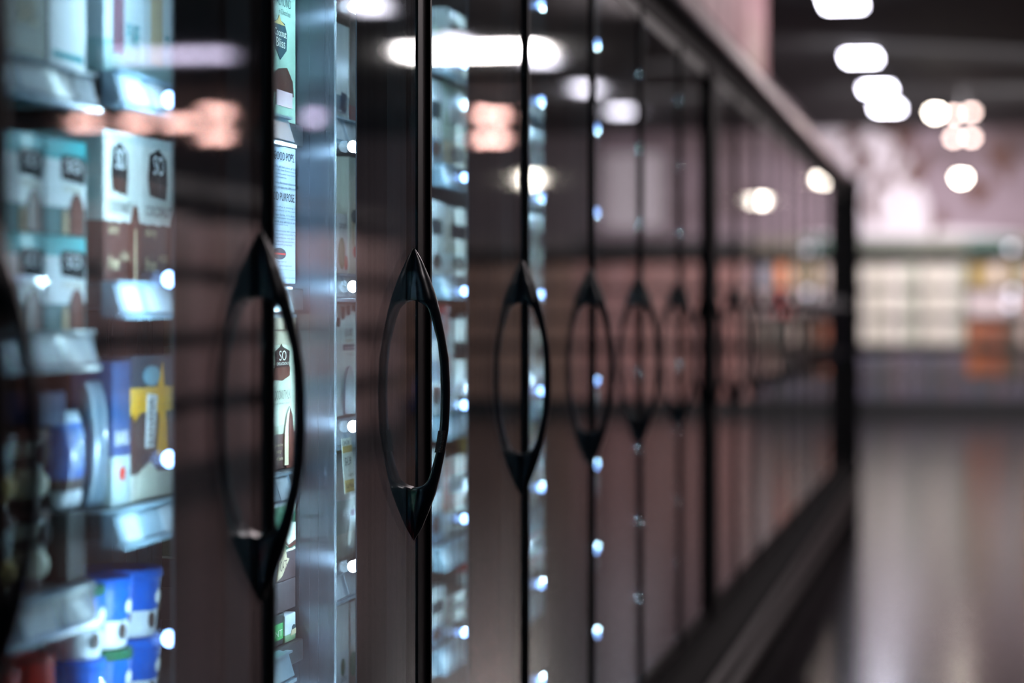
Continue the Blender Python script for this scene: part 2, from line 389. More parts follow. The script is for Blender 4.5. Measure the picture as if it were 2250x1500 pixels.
def header_material():
    m = bpy.data.materials.new('header_print'); m.use_nodes = True
    nt = m.node_tree; b = nt.nodes['Principled BSDF']; b.inputs['Roughness'].default_value = .5
    tc = nt.nodes.new('ShaderNodeTexCoord'); mp = nt.nodes.new('ShaderNodeMapping'); nz = nt.nodes.new('ShaderNodeTexNoise'); cr = nt.nodes.new('ShaderNodeValToRGB')
    mp.inputs['Scale'].default_value = (1, 1.1, .7); nz.inputs['Scale'].default_value = 2.2; nz.inputs['Detail'].default_value = 2
    nt.links.new(tc.outputs['Object'], mp.inputs[0]); nt.links.new(mp.outputs[0], nz.inputs['Vector']); nt.links.new(nz.outputs['Fac'], cr.inputs[0]); nt.links.new(cr.outputs[0], b.inputs['Base Color'])
    e = cr.color_ramp; e.elements[0].position = .3; e.elements[0].color = lin((92, 60, 58)); e.elements[1].position = .7; e.elements[1].color = lin((206, 184, 196))
    for p_, c_ in ((.42, (150, 104, 108)), (.5, (190, 148, 158)), (.56, (132, 124, 96)), (.62, (196, 164, 174))):
        x = e.elements.new(p_); x.color = lin(c_)
    return m
hd = empty('header_board', (-.35, 5.7, 2.101), 'pink and brown printed header board standing on top of the freezers', 'board')
for mb, nm, mm in ((MB().box(-.6, -.12, 1.05, 10.4, 2.101, 3.2), 'board_body', mat('header_core', (60, 52, 54), .6)), (MB().box(-.1198, -.117, 1.07, 10.38, 2.13, 3.17), 'printed_face', header_material())):
    o = mb.build(nm, mm, None); o.parent = hd; o.location = -hd.location

# ------------------------------------------------------------------ what stands on the shelves
XP = -.178
def cap(y, z0, h):                          # nothing grows into the shelf above it
    n = next(k for k in range(1, 19) if y < BD[k])
    above = [z - .014 for z in SHELVES[n] if z > z0] + [1.956]
    return min(h, min(above) - z0)
def front_items(root, y0, y1, z0, z1, items, x=None):
    x = XP if x is None else x
    w, h = y1 - y0, z1 - z0; lay = 0
    for it in items:
        lay += 1; e = .0004 + .00025 * lay
        k = it[0]
        if k == 'r':                        # printed rectangle
            _, u0, u1, v0, v1, m, nm = it
            mb = MB().box(x + .0001, x + e, y0 + u0 * w, y0 + u1 * w, z0 + v0 * h, z0 + v1 * h)
        elif k == 'o':                      # printed oval
            _, u, v, ru, rv, m, nm = it
            mb = MB().prism_x([(y0 + (u + ru * math.cos(t * PI / 12)) * w, z0 + (v + rv * math.sin(t * PI / 12)) * h) for t in range(24)], x + .0001, x + e)
        elif k == 'p':                      # printed polygon
            _, pts, m, nm = it
            mb = MB().prism_x([(y0 + u * w, z0 + v * h) for u, v in pts], x + .0001, x + e)
        elif k == 't':                      # lettering
            _, rows, m, nm = it
            mb = MB()
            for r in rows: text_into(mb, r[0], x + e, y0 + r[1] * w, y0 + r[2] * w, z0 + r[3] * h, z0 + r[4] * h, len(r) > 5)
        o = mb.build(nm, m, None); o.parent = root; o.location = -root.location
def bar(u0, u1, v0, v1):                    # outline of an ice cream bar
    c = (u0 + u1) / 2; r = (u1 - u0) / 2; vr = min(.25, (v1 - v0) * .5)
    return [(u0, v0), (u1, v0)] + [(c + r * math.cos(a * PI / 8), v1 - vr + vr * math.sin(a * PI / 8)) for a in range(9)]
def carton(name, label, cat, px0, px1, z0, h, body, items=(), depth=.14, group=None, x=None):
    x = XP if x is None else x
    y0, y1 = at(px0, x) + .001, at(px1, x) - .001
    return carton_s(name, label, cat, y0, y1, z0, h, body, items, depth, group, x)
def carton_s(name, label, cat, y0, y1, z0, h, body, items=(), depth=.14, group=None, x=None):
    x = XP if x is None else x
    h = cap((y0 + y1) / 2, z0, h)
    root = empty(name, (x - depth / 2, (y0 + y1) / 2, z0), label, cat, group)
    o = MB().box(x - depth, x, y0, y1, z0, z0 + h).build('box_body', body, None, bevel=.0015); o.parent = root; o.location = -root.location
    front_items(root, y0, y1, z0, z0 + h, items, x)
    return root
def tub(name, label, px0, px1, z0, h, body, lid, items=(), group=None, y=None, x0=None, r=None, lidh=.2):
    if y is None:
        y0, y1 = at(px0, XP + .01), at(px1, XP + .01); r = (y1 - y0) / 2 * .94; y = (y0 + y1) / 2
    cx = XP - r + .004 if x0 is None else x0
    h = cap(y, z0, h)
    root = empty(name, (cx, y, z0), label, 'tub', group)
    def P(mb, nm, m, **k): o = mb.build(nm, m, None, **k); o.parent = root; o.location = -root.location
    P(MB().lathe([(r * .80, z0), (r * .83, z0 + .002), (r * .95, z0 + h * (1 - lidh))], cx, y, 28), 'tub_body', body, smooth=False)
    P(MB().lathe([(r * .96, z0 + h * (1 - lidh)), (r, z0 + h * (1 - lidh) + .002), (r, z0 + h - .004), (r * .96, z0 + h - .001), (r * .9, z0 + h - .001)], cx, y, 28), 'lid', lid)
    for nm, m, dy, v, rr in items:
        zz = z0 + v * h; rad = r * (.83 + .12 * v); xx = cx + math.sqrt(max(rad ** 2 - dy ** 2, 0))
        pr = [(.0005, zz - rr), (rr * .6, zz - rr * .8), (rr * .95, zz - rr * .3), (rr * .95, zz + rr * .3), (rr * .6, zz + rr * .8), (.0005, zz + rr)]
        P(MB().lathe(pr, xx, y + dy, 12, sx=.25), nm, m, smooth=True)
    return root
def pouch(name, label, cat, px0, px1, z0, h, m, items=(), lean=.0, depth=.024, group=None):
    y0, y1 = at(px0, XP), at(px1, XP); w = (y1 - y0) / 2; cy = (y0 + y1) / 2
    root = empty(name, (XP - depth / 2, cy, z0), label, cat, group)
    lp = []
    for i in range(13):
        t = i / 12; b = math.sin(PI * min(1, max(0, t))) ** .45 * depth / 2 + .0012
        ww = w * (1 - .06 * math.sin(PI * t)); zz = z0 + t * h
        cr = math.sin(t * 19) * .0012
        ring = []
        for k in range(16):
            a = 2 * PI * k / 16; c, s_ = math.cos(a), math.sin(a)
            ring.append((XP - depth / 2 + b * math.copysign(abs(s_) ** .8, s_) + cr * c, cy + lean * t + ww * math.copysign(abs(c) ** .55, c), zz))
        lp.append(ring)
    o = MB().loops(lp).build('bag_body', m, None, smooth=True); o.parent = root; o.location = -root.location
    if items: front_items(root, y0, y1, z0, z0 + h, items, XP + .001)
    return root

def top(n, i): return SHELVES[n][i] + .019
# --- first visible bay (bay 2, shelf tops A1..A4)
A1, A2, A3, A4 = (top(2, i) for i in (1, 2, 3, 4))
carton('ice_cream_carton', 'dark olive carton with pale lettering, top left shelf beside the white carton', 'carton', 8, 104, A1, .2, mat('olive_carton', (78, 78, 58), .5),
       [('t', [('COCOA', .2, .85, .62, .8), ('DAIRY FREE', .2, .85, .42, .54), ('BARS', .3, .75, .2, .34)], TAN, 'lettering')])
carton('ice_cream_carton', 'white carton with teal script on the top left shelf', 'carton', 107, 190, A1, .2, WHITE,
       [('t', [('aJu', .25, .8, .40, .62)], TEAL, 'lettering'), ('r', .1, .9, .08, .11, TEAL, 'stripe')])
TB = bands('teal_white_print', [(0, (4, 104, 108)), (.30, (220, 228, 230)), (.80, (0, 158, 164))], coat=.5)
def teal_items(): return [('p', [(.38, .58), (.95, .54), (.97, .80), (.90, .84), (.42, .84), (.36, .78)], INK, 'logo'),
    ('t', [('SO', .48, .85, .66, .80)], WHITE, 'lettering'), ('t', [('MINIS', .4, .9, .44, .52)], TAN, 'small_lettering'), ('p', bar(.58, .92, .0, .44), CHOC, 'ice_cream_picture'), ('p', bar(.40, .52, .0, .26), TAN, 'cream_picture')]
hA = (zat(110, 515, XP) - A2)
for r_, row in enumerate(('lower', 'upper')):
    for c_, (p0, p1) in enumerate(((6, 97), (99, 190))):
        lab = f'teal and white carton with brown bar, {row} row, ' + ('beside the door handle' if c_ == 0 else 'next to the white carton edge')
        carton('ice_cream_carton', lab, 'carton', p0, p1, A2 + r_ * (hA + .0015), hA, TB, teal_items(), group='teal and white ice cream cartons')
PINT = bands('pint_print', [(0, (64, 40, 34)), (.2, (176, 180, 160)), (.62, (40, 58, 52)), (.8, (196, 200, 188))], coat=.6)
PINT2 = bands('pint_print_gold', [(0, (70, 44, 36)), (.18, (172, 130, 60)), (.6, (52, 74, 76)), (.8, (150, 168, 168))], coat=.6)
hP = (zat(100, 1120, XP) - A3)
for r_, row in enumerate(('lower', 'upper')):
    tub('ice_cream_tub', f'gold and grey pint tub, {row} one behind the leftmost handle', 8, 72, A3 + r_ * (hP + .001), hP, PINT2, BROWN, [('picture', GOLD, .004, .35, .012)], 'pint tubs with brown lids', lidh=.14)
    tub('ice_cream_tub', f'cream and dark green pint tub, {row} of its stack by the blue pouch', 76, 152, A3 + r_ * (hP + .001), hP, PINT, BROWN, [('logo', INK, .006, .72, .014), ('picture', CREAM, .012, .3, .012)], 'pint tubs with brown lids', lidh=.14)
zt = A3 + 2 * hP + .003
carton('box_lid', 'navy carton lying across the pint tubs, under the price rail', 'carton', 90, 146, zt, .035, NAVY, depth=.08)
for r_, (p0, p1) in enumerate(((12, 82), (88, 158))):
    tub('ice_cream_tub', 'tub with glossy red lid at the bottom left, ' + ('nearest the leftmost handle' if r_ == 0 else 'under the bottom price rail'), p0, p1, A4, zat(90, 1448, XP) - A4, WHITE, RED, [], 'red lidded tubs', lidh=.28)
# --- second bay, left end seen past the first door
B1, B2, B3, B4 = (top(3, i) for i in (1, 2, 3, 4))
LILAC = bands('lilac_carton_print', [(0, (150, 186, 188)), (.2, (198, 212, 218)), (.75, (214, 220, 236))], coat=.5)
for i, (p0, p1, w) in enumerate(((228, 311, 'plum'), (312, 396, 'tan'))):
    carton('ice_cream_carton', f'pale lilac carton picturing one {w} ice cream bar, on the top shelf', 'carton', p0, p1, B1, .21, LILAC,
       [('p', bar(.22, .52, .12, .75), mat('plum_print', (116, 70, 88), .4) if i == 0 else TAN, 'ice_cream_picture'), ('t', [('PURE', .6, .95, .18, .3)], TEAL, 'lettering')])
SOB = bands('coconut_bar_print', [(0, (76, 42, 36)), (.42, (214, 216, 210)), (.95, (196, 208, 206))], coat=.4)
def so_items(): return [('p', [(.22, .60), (.62, .58), (.66, .70), (.64, .86), (.44, .93), (.22, .88), (.18, .72)], INK, 'logo'), ('p', [(.22, .60), (.62, .58), (.65, .68), (.2, .70)], BROWN, 'ribbon'),
    ('t', [('SO', .3, .56, .75, .88)], WHITE, 'lettering'), ('t', [('COCONUT', .10, .74, .46, .53)], INK, 'small_lettering'), ('p', bar(.72, 1.0, .0, .52), CHOC, 'ice_cream_picture'), ('r', .82, .87, .0, .36, TAN, 'stick'),
    ('t', [('dairy', .08, .36, .30, .38), ('free', .08, .36, .08, .18), ('4 BARS', .4, .66, .14, .2)], TAN, 'pale_lettering')]
hB = zat(310, 298, XP) - B2
for i, (p0, p1) in enumerate(((228, 307), (308, 396))):
    carton('ice_cream_carton', 'white over brown coconut bar carton with dark crest, ' + ('beside the teal cartons' if i == 0 else 'beside the dark mullion'), 'carton', p0, p1, B2, hB, SOB, so_items(), group='white and brown coconut bar cartons')
BLUEBAG = bands('blue_pouch_print', [(0, (206, 214, 224)), (.22, (70, 50, 46)), (.34, (24, 104, 190)), (.9, (170, 190, 206))], coat=.7, rough=.3)
carton('frozen_carton', 'plain black block for the shadow under the blue pouch', 'carton', 148, 191, A3, B3 + .004 - A3, BLACK, depth=.2)  # black block put where the shelf's shadow lies; carries the pouch
pouch('ice_cream_pouch', 'blue pouch with white text, standing on a black block', 'pouch', 146, 193, B3 + .0055, zat(186, 912, XP) - B3, BLUEBAG, [('t', [('COOL', .2, .8, .72, .82), ('BITES', .2, .8, .55, .66), ('BLUE', .25, .75, .42, .5)], mat('pale_blue_ink', (150, 196, 226), .4), 'lettering')])
carton('ice_cream_carton', 'dark brown carton with two pale zigzags, behind the blue pouch', 'carton', 150, 222, B3, .15, BROWN,
       [('p', [(.28, .95), (.40, .95), (.52, .62), (.30, .36), (.18, .36), (.40, .62)], TAG, 'zigzag'), ('p', [(.62, .95), (.74, .95), (.86, .62), (.64, .36), (.52, .36), (.74, .62)], TAG, 'zigzag')], x=XP - .06, depth=.1)
BW = bands('blue_white_print', [(0, (178, 196, 196)), (.36, (44, 74, 122)), (.8, (30, 66, 110))], coat=.4)
pouch('ice_cream_pouch', 'crumpled silver pouch between the blue pouch and the navy carton', 'pouch', 208, 245, B3, .14, mat('dull_silver_bag', (96, 116, 132), .35, .2, coat=.4))
carton('ice_cream_carton', 'navy over pale grey carton left of the yellow banana carton', 'carton', 247, 288, B3, .16, BW, depth=.05, items=[('t', [('BARS', .15, .85, .42, .52)], WHITE, 'lettering'), ('o', .5, .22, .16, .05, RED, 'badge')])
YB = bands('banana_print', [(0, (214, 214, 200)), (.2, (76, 50, 46)), (.62, (236, 182, 60)), (.80, (40, 58, 74))], coat=.3)
carton('ice_cream_carton', 'brown and yellow frozen banana carton with white upright lettering', 'carton', 290, 396, B3, .165, YB, depth=.05, items=
   [('p', [(.50, .30), (.74, .26), (.62, .95), (.48, .72), (.56, .55)], YELLOW, 'banana_picture'), ('p', [(.02, .55), (.28, .66), (.26, .75), (.12, .74)], YELLOW, 'yellow_swoosh'),
    ('p', [(.08, .02), (.46, .02), (.5, .18), (.36, .26), (.14, .2)], CREAM, 'banana_slice'), ('p', [(.26, .36), (.42, .36), (.5, .72), (.3, .74)], WHITE, 'lettering_panel'),
    ('t', [('BANANA', .30, .42, .38, .70, 1)], INKGREY, 'lettering'), ('o', .38, .86, .16, .07, mat('print_sky', (120, 168, 186), .4), 'badge')])
BT = bands('blue_tub_print', [(0, (216, 224, 230)), (.48, (6, 94, 200))], coat=.7, rough=.25)
hT = (zat(300, 1255, XP) - B4) / 2 - .0015
for r_, row in enumerate(('bottom', 'top')):
    for c_, (p0, p1) in enumerate(((212, 267), (268, 329), (330, 396))):
        lab = f'blue and white cookie dough tub, {row} row, ' + ('left' if c_ == 0 else 'middle' if c_ == 1 else 'right') + ' one by the mullion lights'
        o = tub('cookie_dough_tub', lab, p0, p1, B4 + r_ * (hT + .001), hT, BT, BLUE if (c_ + r_) % 3 != 1 else GREEN, [('cookie_picture', COOKIE, -.008, .24, .010), ('cookie_picture', COOKIE, .016, .40, .008), ('lettering', WHITE, .004, .58, .009)], 'blue cookie dough tubs', lidh=.16)
# --- second bay, far end, seen in the gap past the second handle
GC = mat('pale_green_carton', (146, 178, 158), .45, coat=.2)
def x_at(n, px): return at(px, XP)
carton('ice_cream_carton', 'pale green almond bar carton with dark shield at the top of the slot', 'carton', 585, 650, B1, zat(625, -70, XP) - B1, GC,
   [('t', [('COCONUT', .30, .80, .83, .88), ('ALMOND', .32, .82, .755, .815), ('in Chocolate', .40, .80, .70, .735)], SHIELD, 'lettering'),
    ('p', [(.16, .52), (.45, .40), (.66, .47), (.68, .58), (.60, .645), (.46, .655), (.41, .69), (.36, .655), (.18, .63)], SHIELD, 'shield'), ('p', [(.2, .625), (.60, .63), (.46, .655), (.41, .69), (.36, .655)], GOLD, 'shield_border'),
    ('t', [('Coconut', .24, .64, .55, .60), ('Bliss', .30, .60, .48, .54)], CREAM, 'shield_lettering'),
    ('p', [(.1, .18), (.9, .18), (.86, .28), (.66, .36), (.4, .34), (.1, .27)], BROWN, 'chocolate_picture'), ('r', .3, .84, .1, .2, mat('coconut_pink', (196, 168, 172), .5), 'coconut_picture')])
GPW = mat('blue_white_card', (172, 186, 200), .6, spec=.1)
carton('ice_pop_box', 'white ice pop box headed GOOD POPS with rows of small print', 'box', 585, 650, B2 + .006, zat(625, 322, XP) - B2 - .006, GPW,
   [('t', [('GOOD POPS.', .24, .94, .895, .955), ('GOOD PURPOSE.', .02, .96, .60, .66)], INK, 'heading'),
    ('t', [('We all find some of the', .26, .98, .838, .856), ('really clean frozen treats', .28, .98, .812, .83), ('to downsize only lower', .28, .98, .785, .803), ('ounce every day', .28, .66, .76, .778), ('make the most delicious', .24, .98, .722, .74), ('we can taste the difference', .24, .98, .69, .708),
           ('GoodPop is working to', .24, .98, .545, .562), ('ingredients of the most', .24, .98, .52, .537), ('clean farms. It is about', .24, .98, .49, .507), ('commitment to making', .24, .98, .465, .482), ('work as a vehicle to do', .24, .96, .44, .457), ('extra special Good', .24, .7, .418, .434),
           ('responsibly fair trade', .28, .98, .372, .388), ('sourcing nonprofit by', .28, .98, .348, .364), ('ingredients, we are a', .26, .98, .322, .338), ('with a big passion for', .28, .92, .296, .312), ('planet and giving back', .26, .86, .272, .288), ('learn more @', .36, .66, .15, .165), ('sharinggood', .42, .84, .12, .136), ('12 2014 USA', .52, .96, .035, .048)], INKGREY, 'small_print'),
    ('o', .42, .215, .22, .042, SHIELD, 'round_badge'), ('r', .24, .62, .207, .22, RED, 'badge_line'), ('r', .3, .92, .1, .101, INKGREY, 'rule')])
SOC = bands('coconut_carton_cream', [(0, (66, 38, 32)), (.24, (178, 186, 158)), (.30, (206, 212, 188)), (.82, (190, 178, 152))], coat=.2)
carton('ice_cream_carton', 'cream coconut milk carton with SO crest over a dark brown foot', 'carton', 578, 650, B3, zat(625, 690, XP) - B3, SOC,
   [('p', [(.30, .58), (.56, .57), (.80, .60), (.78, .68), (.80, .76), (.58, .79), (.54, .81), (.50, .79), (.34, .76), (.36, .68)], INK, 'crest'), ('p', [(.30, .58), (.56, .57), (.80, .60), (.80, .66), (.32, .655)], CHOC, 'crest_ribbon'),
    ('t', [('SO', .46, .68, .70, .765)], CREAM, 'crest_lettering'), ('t', [('DELICIOUS', .38, .76, .672, .69)], CREAM, 'crest_small_lettering'), ('t', [('COCONUTMILK', .26, .80, .45, .51), ('frozen dessert bars', .26, .76, .418, .434)], mat('brown_ink', (84, 66, 52), .5), 'lettering'),
    ('p', [(.66, .0), (.92, .0), (.92, .2), (.86, .34), (.78, .4), (.72, .34), (.66, .24)], CHOC, 'ice_cream_picture'), ('p', [(.60, .05), (.70, .05), (.72, .28), (.78, .40), (.68, .34), (.62, .24)], CREAM, 'cream_picture'), ('r', .60, .72, .02, .22, TAN, 'stick'),
    ('t', [('gluten free', .28, .56, .145, .17), ('soy', .34, .5, .1, .125), ('4 bars', .34, .54, .06, .085)], TAN, 'pale_lettering'), ('r', .0, 1, .895, .90, BROWN, 'fold_line'), ('p', [(.66, .905), (.70, .905), (.84, .97), (.66, .97)], CHOC, 'flap_picture')])
c4 = zat(625, 1275, XP); t4 = zat(625, 1085, XP)
GCC = bands('green_brown_tub_print', [(0, (62, 44, 44)), (.34, (206, 206, 186)), (.37, (44, 100, 74)), (.9, (40, 84, 62))], coat=.3)
hL = zat(625, 1345, XP) - B4
carton('ice_cream_carton', 'black and green carton with pale lettering at the foot of the slot', 'carton', 575, 625, B4, hL, bands('black_green_print', [(0, (30, 42, 46)), (.2, (60, 160, 84)), (.72, (20, 34, 34))], coat=.4),
   [('t', [('MINT', .3, .9, .3, .5)], CREAM, 'lettering')])
carton('ice_cream_carton', 'silver topped white carton with oval badge at the foot of the slot', 'carton', 626, 650, B4, hL - .004, bands('silver_green_print', [(0, (120, 150, 110)), (.3, (190, 196, 200))], coat=.8, rough=.25),
   [('o', .8, .45, .16, .12, SHIELD, 'badge'), ('p', [(.5, .2), (.98, .22), (.98, .42), (.6, .40)], TAN, 'gold_picture')], x=XP + .003)
carton('cardboard_tray', 'dark cardboard tray carrying the green and brown carton', 'tray', 570, 650, B4 + hL + .0015, c4 - B4 - hL - .002, mat('dark_card', (62, 50, 52), .5, bump=.2))
carton('ice_cream_carton', 'green and brown carton with cream scoop and leaf, standing on the dark tray', 'carton', 575, 650, c4, t4 - c4, GCC,
   [('o', .86, .86, .13, .12, CREAM, 'white_badge'), ('p', [(.55, .46), (.74, .38), (.98, .38), (.98, .64), (.82, .66), (.66, .58)], CREAM, 'scoop_picture'), ('p', [(.60, .50), (.76, .40), (.98, .44), (.98, .38), (.8, .36), (.66, .42)], CHOC, 'sauce_picture'),
    ('p', [(.40, .02), (.56, .06), (.78, .24), (.70, .26), (.66, .40), (.56, .26), (.48, .24)], TAN, 'leaf_picture'), ('t', [('OATS', .50, .70, .12, .24)], BROWN, 'leaf_lettering')])
# --- third bay, seen between the steel divider and its lit mullion
C1, C2, C3, C4, C5 = (top(4, i) for i in (1, 2, 3, 4, 5))
carton('ice_cream_carton', 'glossy white and blue carton above the upper rail, past the steel divider', 'carton', 738, 768, C1, zat(755, 55, XP) - C1, bands('white_blue_print', [(0, (150, 176, 190)), (.12, (70, 110, 140)), (.3, (214, 226, 232))], coat=1, rough=.15), [('p', [(.3, .15), (.7, .12), (.8, .3), (.4, .32)], NAVY, 'lettering')])
carton('ice_cream_carton', 'slim brown carton with red foot beside the glossy white carton', 'carton', 769, 796, C1, zat(775, 30, XP) - C1, bands('brown_red_print', [(0, (150, 40, 44)), (.2, (120, 98, 86))], coat=.3))
carton('ice_pop_box', 'white box with round green and red fruit, past the steel divider', 'box', 736, 765, C2, zat(755, 470, XP) - C2, WHITE, [('o', .5, .35, .26, .26, mat('print_olive', (110, 116, 70), .4), 'fruit_picture'), ('o', .82, .20, .12, .12, RED, 'berry_picture'), ('t', [('pops', .3, .8, .72, .84)], INKGREY, 'lettering')])
carton('ice_pop_box', 'taller cream box with brown stick, touching the fruit box', 'box', 766, 800, C2, zat(775, 345, XP) - C2, CREAM, [('r', .2, .34, .25, .55, TAN, 'stick_picture'), ('o', .4, .2, .14, .05, RED, 'berry_picture'), ('o', .35, .5, .2, .06, SHIELD, 'leaf_picture')])
MINTW = mat('mint_white_card', (196, 216, 212), .4, coat=.25)
carton('ice_cream_carton', 'white cow patch carton lettered JULIES beside the lit mullion', 'carton', 736, 790, C3, zat(765, 668, XP) - C3, MINTW,
   [('t', [('JULIES', .38, .70, .70, .78)], INKGREY, 'lettering'), ('t', [('organic', .40, .70, .655, .69)], GOLD, 'small_lettering'), ('r', .32, .76, .59, .64, NAVY, 'navy_stripe'), ('t', [('ice cream bars', .34, .74, .60, .63)], WHITE, 'stripe_lettering'), ('t', [('vanilla', .40, .70, .54, .57)], mat('mint_ink', (120, 156, 146), .4), 'mint_lettering'),
    ('p', bar(.34, .76, .02, .45), mat('plum_bar', (96, 90, 116), .35), 'ice_cream_picture'), ('p', [(.24, .86), (.34, .87), (.36, .97), (.22, .98)], INK, 'cow_patch'), ('p', [(.46, .90), (.54, .91), (.55, .99), (.44, .99)], INK, 'cow_patch'), ('p', [(.70, .93), (.78, .94), (.78, .99), (.68, .99)], INK, 'cow_patch'), ('o', .09, .84, .05, .04, INK, 'cow_patch')])
pouch('ice_cream_pouch', 'pale grey pouch hanging behind the yellow price sign', 'pouch', 738, 792, C4, .165, bands('pale_pouch_print', [(0, (196, 206, 190)), (.3, (150, 176, 172)), (.6, (206, 214, 214))], coat=.8, rough=.2), [('o', .6, .72, .1, .05, BROWN, 'brown_mark'), ('o', .66, .45, .1, .03, mat('plum_mark', (130, 100, 130), .4), 'plum_mark')])
carton('ice_cream_carton', 'tall white carton with green oval badge below the bright rail', 'carton', 736, 767, C5, zat(755, 1325, XP) - C5, bands('frost_white_print', [(0, (206, 220, 230)), (.5, (214, 224, 226))], coat=.4), [('o', .55, .3, .14, .1, GREEN, 'badge'), ('t', [('pure', .4, .76, .12, .2)], SHIELD, 'lettering')])
carton('ice_cream_carton', 'brown carton with green leaf, right of the tall white carton', 'carton', 768, 796, C5, zat(775, 1318, XP) - C5, mat('brown_card', (104, 84, 70), .5), [('o', .3, .28, .3, .14, GREEN, 'leaf_picture')])
# the dangling price sign
xs = -.136; y0, y1 = at(749, xs), at(776, xs); zt_, zb_ = zat(760, 962, xs), zat(768, 1082, xs)
t = empty('price_sign', (xs, (y0 + y1) / 2, zb_), 'yellow and white shelf price sign reading $4.39, hanging past the steel divider', 'sign')
w = (y1 - y0)
sk = lambda u, v: (y0 + w * u + w * .30 * (1 - v), zb_ + (zt_ - zb_) * v)
def sp(pts, m, nm, e=.0008):
    o = MB().prism_x([sk(*p) for p in pts], xs + (0 if e == .0008 else .0009), xs + e).build(nm, m, None); o.parent = t; o.location = -t.location
sp([(0, 0), (.8, 0), (.8, 1), (0, 1)], mat('sign_card', (214, 220, 206), .4), 'card')
for v0, v1 in ((.02, .24), (.74, .86)): sp([(.03, v0), (.77, v0), (.77, v1), (.03, v1)], GOLD, 'gold_band', .0014)
mb = MB()
for body, u0, u1, v0, v1 in (('$4.39', .12, .62, .48, .66), ('Save $2.00', .3, .74, .30, .35), ('Sale Price', .06, .70, .09, .18), ('3428', .1, .56, .88, .96)):
    vs, fs = text_mesh(body); b = len(mb.v)
    for a_, c_ in vs: p = sk(u0 + a_ * (u1 - u0), v0 + c_ * (v1 - v0)); mb.v.append((xs + .0016, p[0], p[1]))
    mb.f += [tuple(b + i for i in f) for f in fs]
o = mb.build('lettering', INK, None); o.parent = t; o.location = -t.location
# --- fourth and fifth bays, soft with distance
pal = {'white': (222, 230, 232), 'pale green': (150, 184, 158), 'orange': (206, 104, 60), 'red': (196, 52, 50), 'grey blue': (120, 146, 170), 'brown': (104, 74, 62), 'cream': (214, 206, 186), 'teal': (60, 150, 160), 'gold': (176, 150, 84)}
def soft(n, row, px0, px1, py, c, foot, label):
    z = top(n, row); h = max(.05, zat((px0 + px1) / 2, py, XP) - z)
    carton('frozen_carton', label, 'carton', px0, px1, z, h, bands(f'{c}_{foot}_soft', [(0, pal[foot]), (.35, pal[c])], coat=.8, rough=.22),
           [('r', .2, .8, .55, .75, INKGREY if c in ('white', 'cream') else WHITE, 'label_panel'), ('o', .5, .2, .25, .1, BROWN, 'picture')])
rows = ['topmost', 'second', 'third', 'fourth', 'fifth', 'lowest']
spec = {5: [(0, 940, 982, 60, 'pale green', 'white'), (0, 983, 1036, 30, 'white', 'gold'), (1, 940, 975, 175, 'white', 'grey blue'), (1, 976, 1036, 190, 'pale green', 'gold'), (2, 940, 978, 440, 'white', 'white'), (2, 979, 1036, 455, 'cream', 'white'),
            (3, 940, 976, 690, 'grey blue', 'white'), (3, 977, 988, 668, 'red', 'white'), (3, 989, 1036, 700, 'white', 'white'), (4, 940, 975, 985, 'white', 'grey blue'), (4, 976, 1036, 1000, 'orange', 'white'), (5, 940, 980, 1290, 'white', 'grey blue'), (5, 981, 1036, 1300, 'brown', 'white')],
        6: [(1, 1150, 1172, 215, 'white', 'teal'), (1, 1173, 1206, 240, 'grey blue', 'white'), (2, 1150, 1175, 460, 'white', 'cream'), (2, 1176, 1206, 470, 'cream', 'white'), (3, 1150, 1170, 690, 'white', 'brown'), (3, 1171, 1206, 720, 'cream', 'red'), (4, 1150, 1178, 930, 'gold', 'white'), (4, 1179, 1206, 960, 'orange', 'brown'), (5, 1150, 1206, 1150, 'red', 'white')]}
bayname = {5: 'by the chipped handle', 6: 'behind the fourth handle'}
for n, L_ in spec.items():
    for k, (row, p0, p1, py, c, foot) in enumerate(L_):
        soft(n, row, p0, p1, py, c, foot, f'blurred {c} carton with {foot} foot, {rows[row]} shelf {bayname[n]}')

# ------------------------------------------------------------------ far wall display
SF = 29.4
def unit(x0, x1, header, label, zz, body=(64, 58, 56)):
    root = empty('wall_shelving', ((x0 + x1) / 2, SF + .3, 0), label, 'shelving', 'shelving units along the far wall')
    def P(mb, nm, m): o = mb.build(nm, m, None); o.parent = root; o.location = -root.location
    m = mat(f'shelving_{body}', body, .5); bk = mat('plinth_black', (12, 15, 17), .4)
    P(MB().box(x0, x1, SF + .55, SF + .6, .2, 2.05), 'back_panel', m)
    P(MB().box(x0, x1, SF - .02, SF + .6, .0, .2), 'plinth', bk)
    P(MB().box(x0, x1, SF + .02, SF + .6, 2.0, 2.15), 'header', mat(f'header_{header}', header, .5))
    for z in zz: P(MB().box(x0 + .004, x1 - .004, SF, SF + .54, z - .035, z), 'shelf', m)
    P(MB().box(x0, x0 + .012, SF + .02, SF + .55, .2, 2.0), 'side_panel', m); P(MB().box(x1 - .012, x1, SF + .02, SF + .55, .2, 2.0), 'side_panel', m)
def goods(x0, x1, n, z, h, colours, label, grp, name='grocery_box'):
    w = (x1 - x0 - .04) / n; z = z + .001
    for i in range(n):
        c = colours[i % len(colours)]; hh = h * random.uniform(.86, 1)
        a = x0 + .02 + i * w
        o = MB().box(a + .006, a + w - .006, SF + .03, SF + .34, z, z + hh).build(name, mat(f'goods_{c}', c, .45, coat=.3), None, bevel=.012)
        tag(o, label, 'box', grp)
LV = [.50, .88, 1.22, 1.56]
pale = [(214, 208, 196), (200, 196, 180), (222, 214, 206), (184, 188, 170), (206, 196, 192)]
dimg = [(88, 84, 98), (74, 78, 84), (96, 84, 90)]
mix = [(120, 92, 50), (196, 182, 168), (206, 190, 190), (176, 96, 60), (150, 128, 80)]
orng = [(168, 92, 52), (120, 70, 44), (150, 82, 56), (66, 60, 44)]
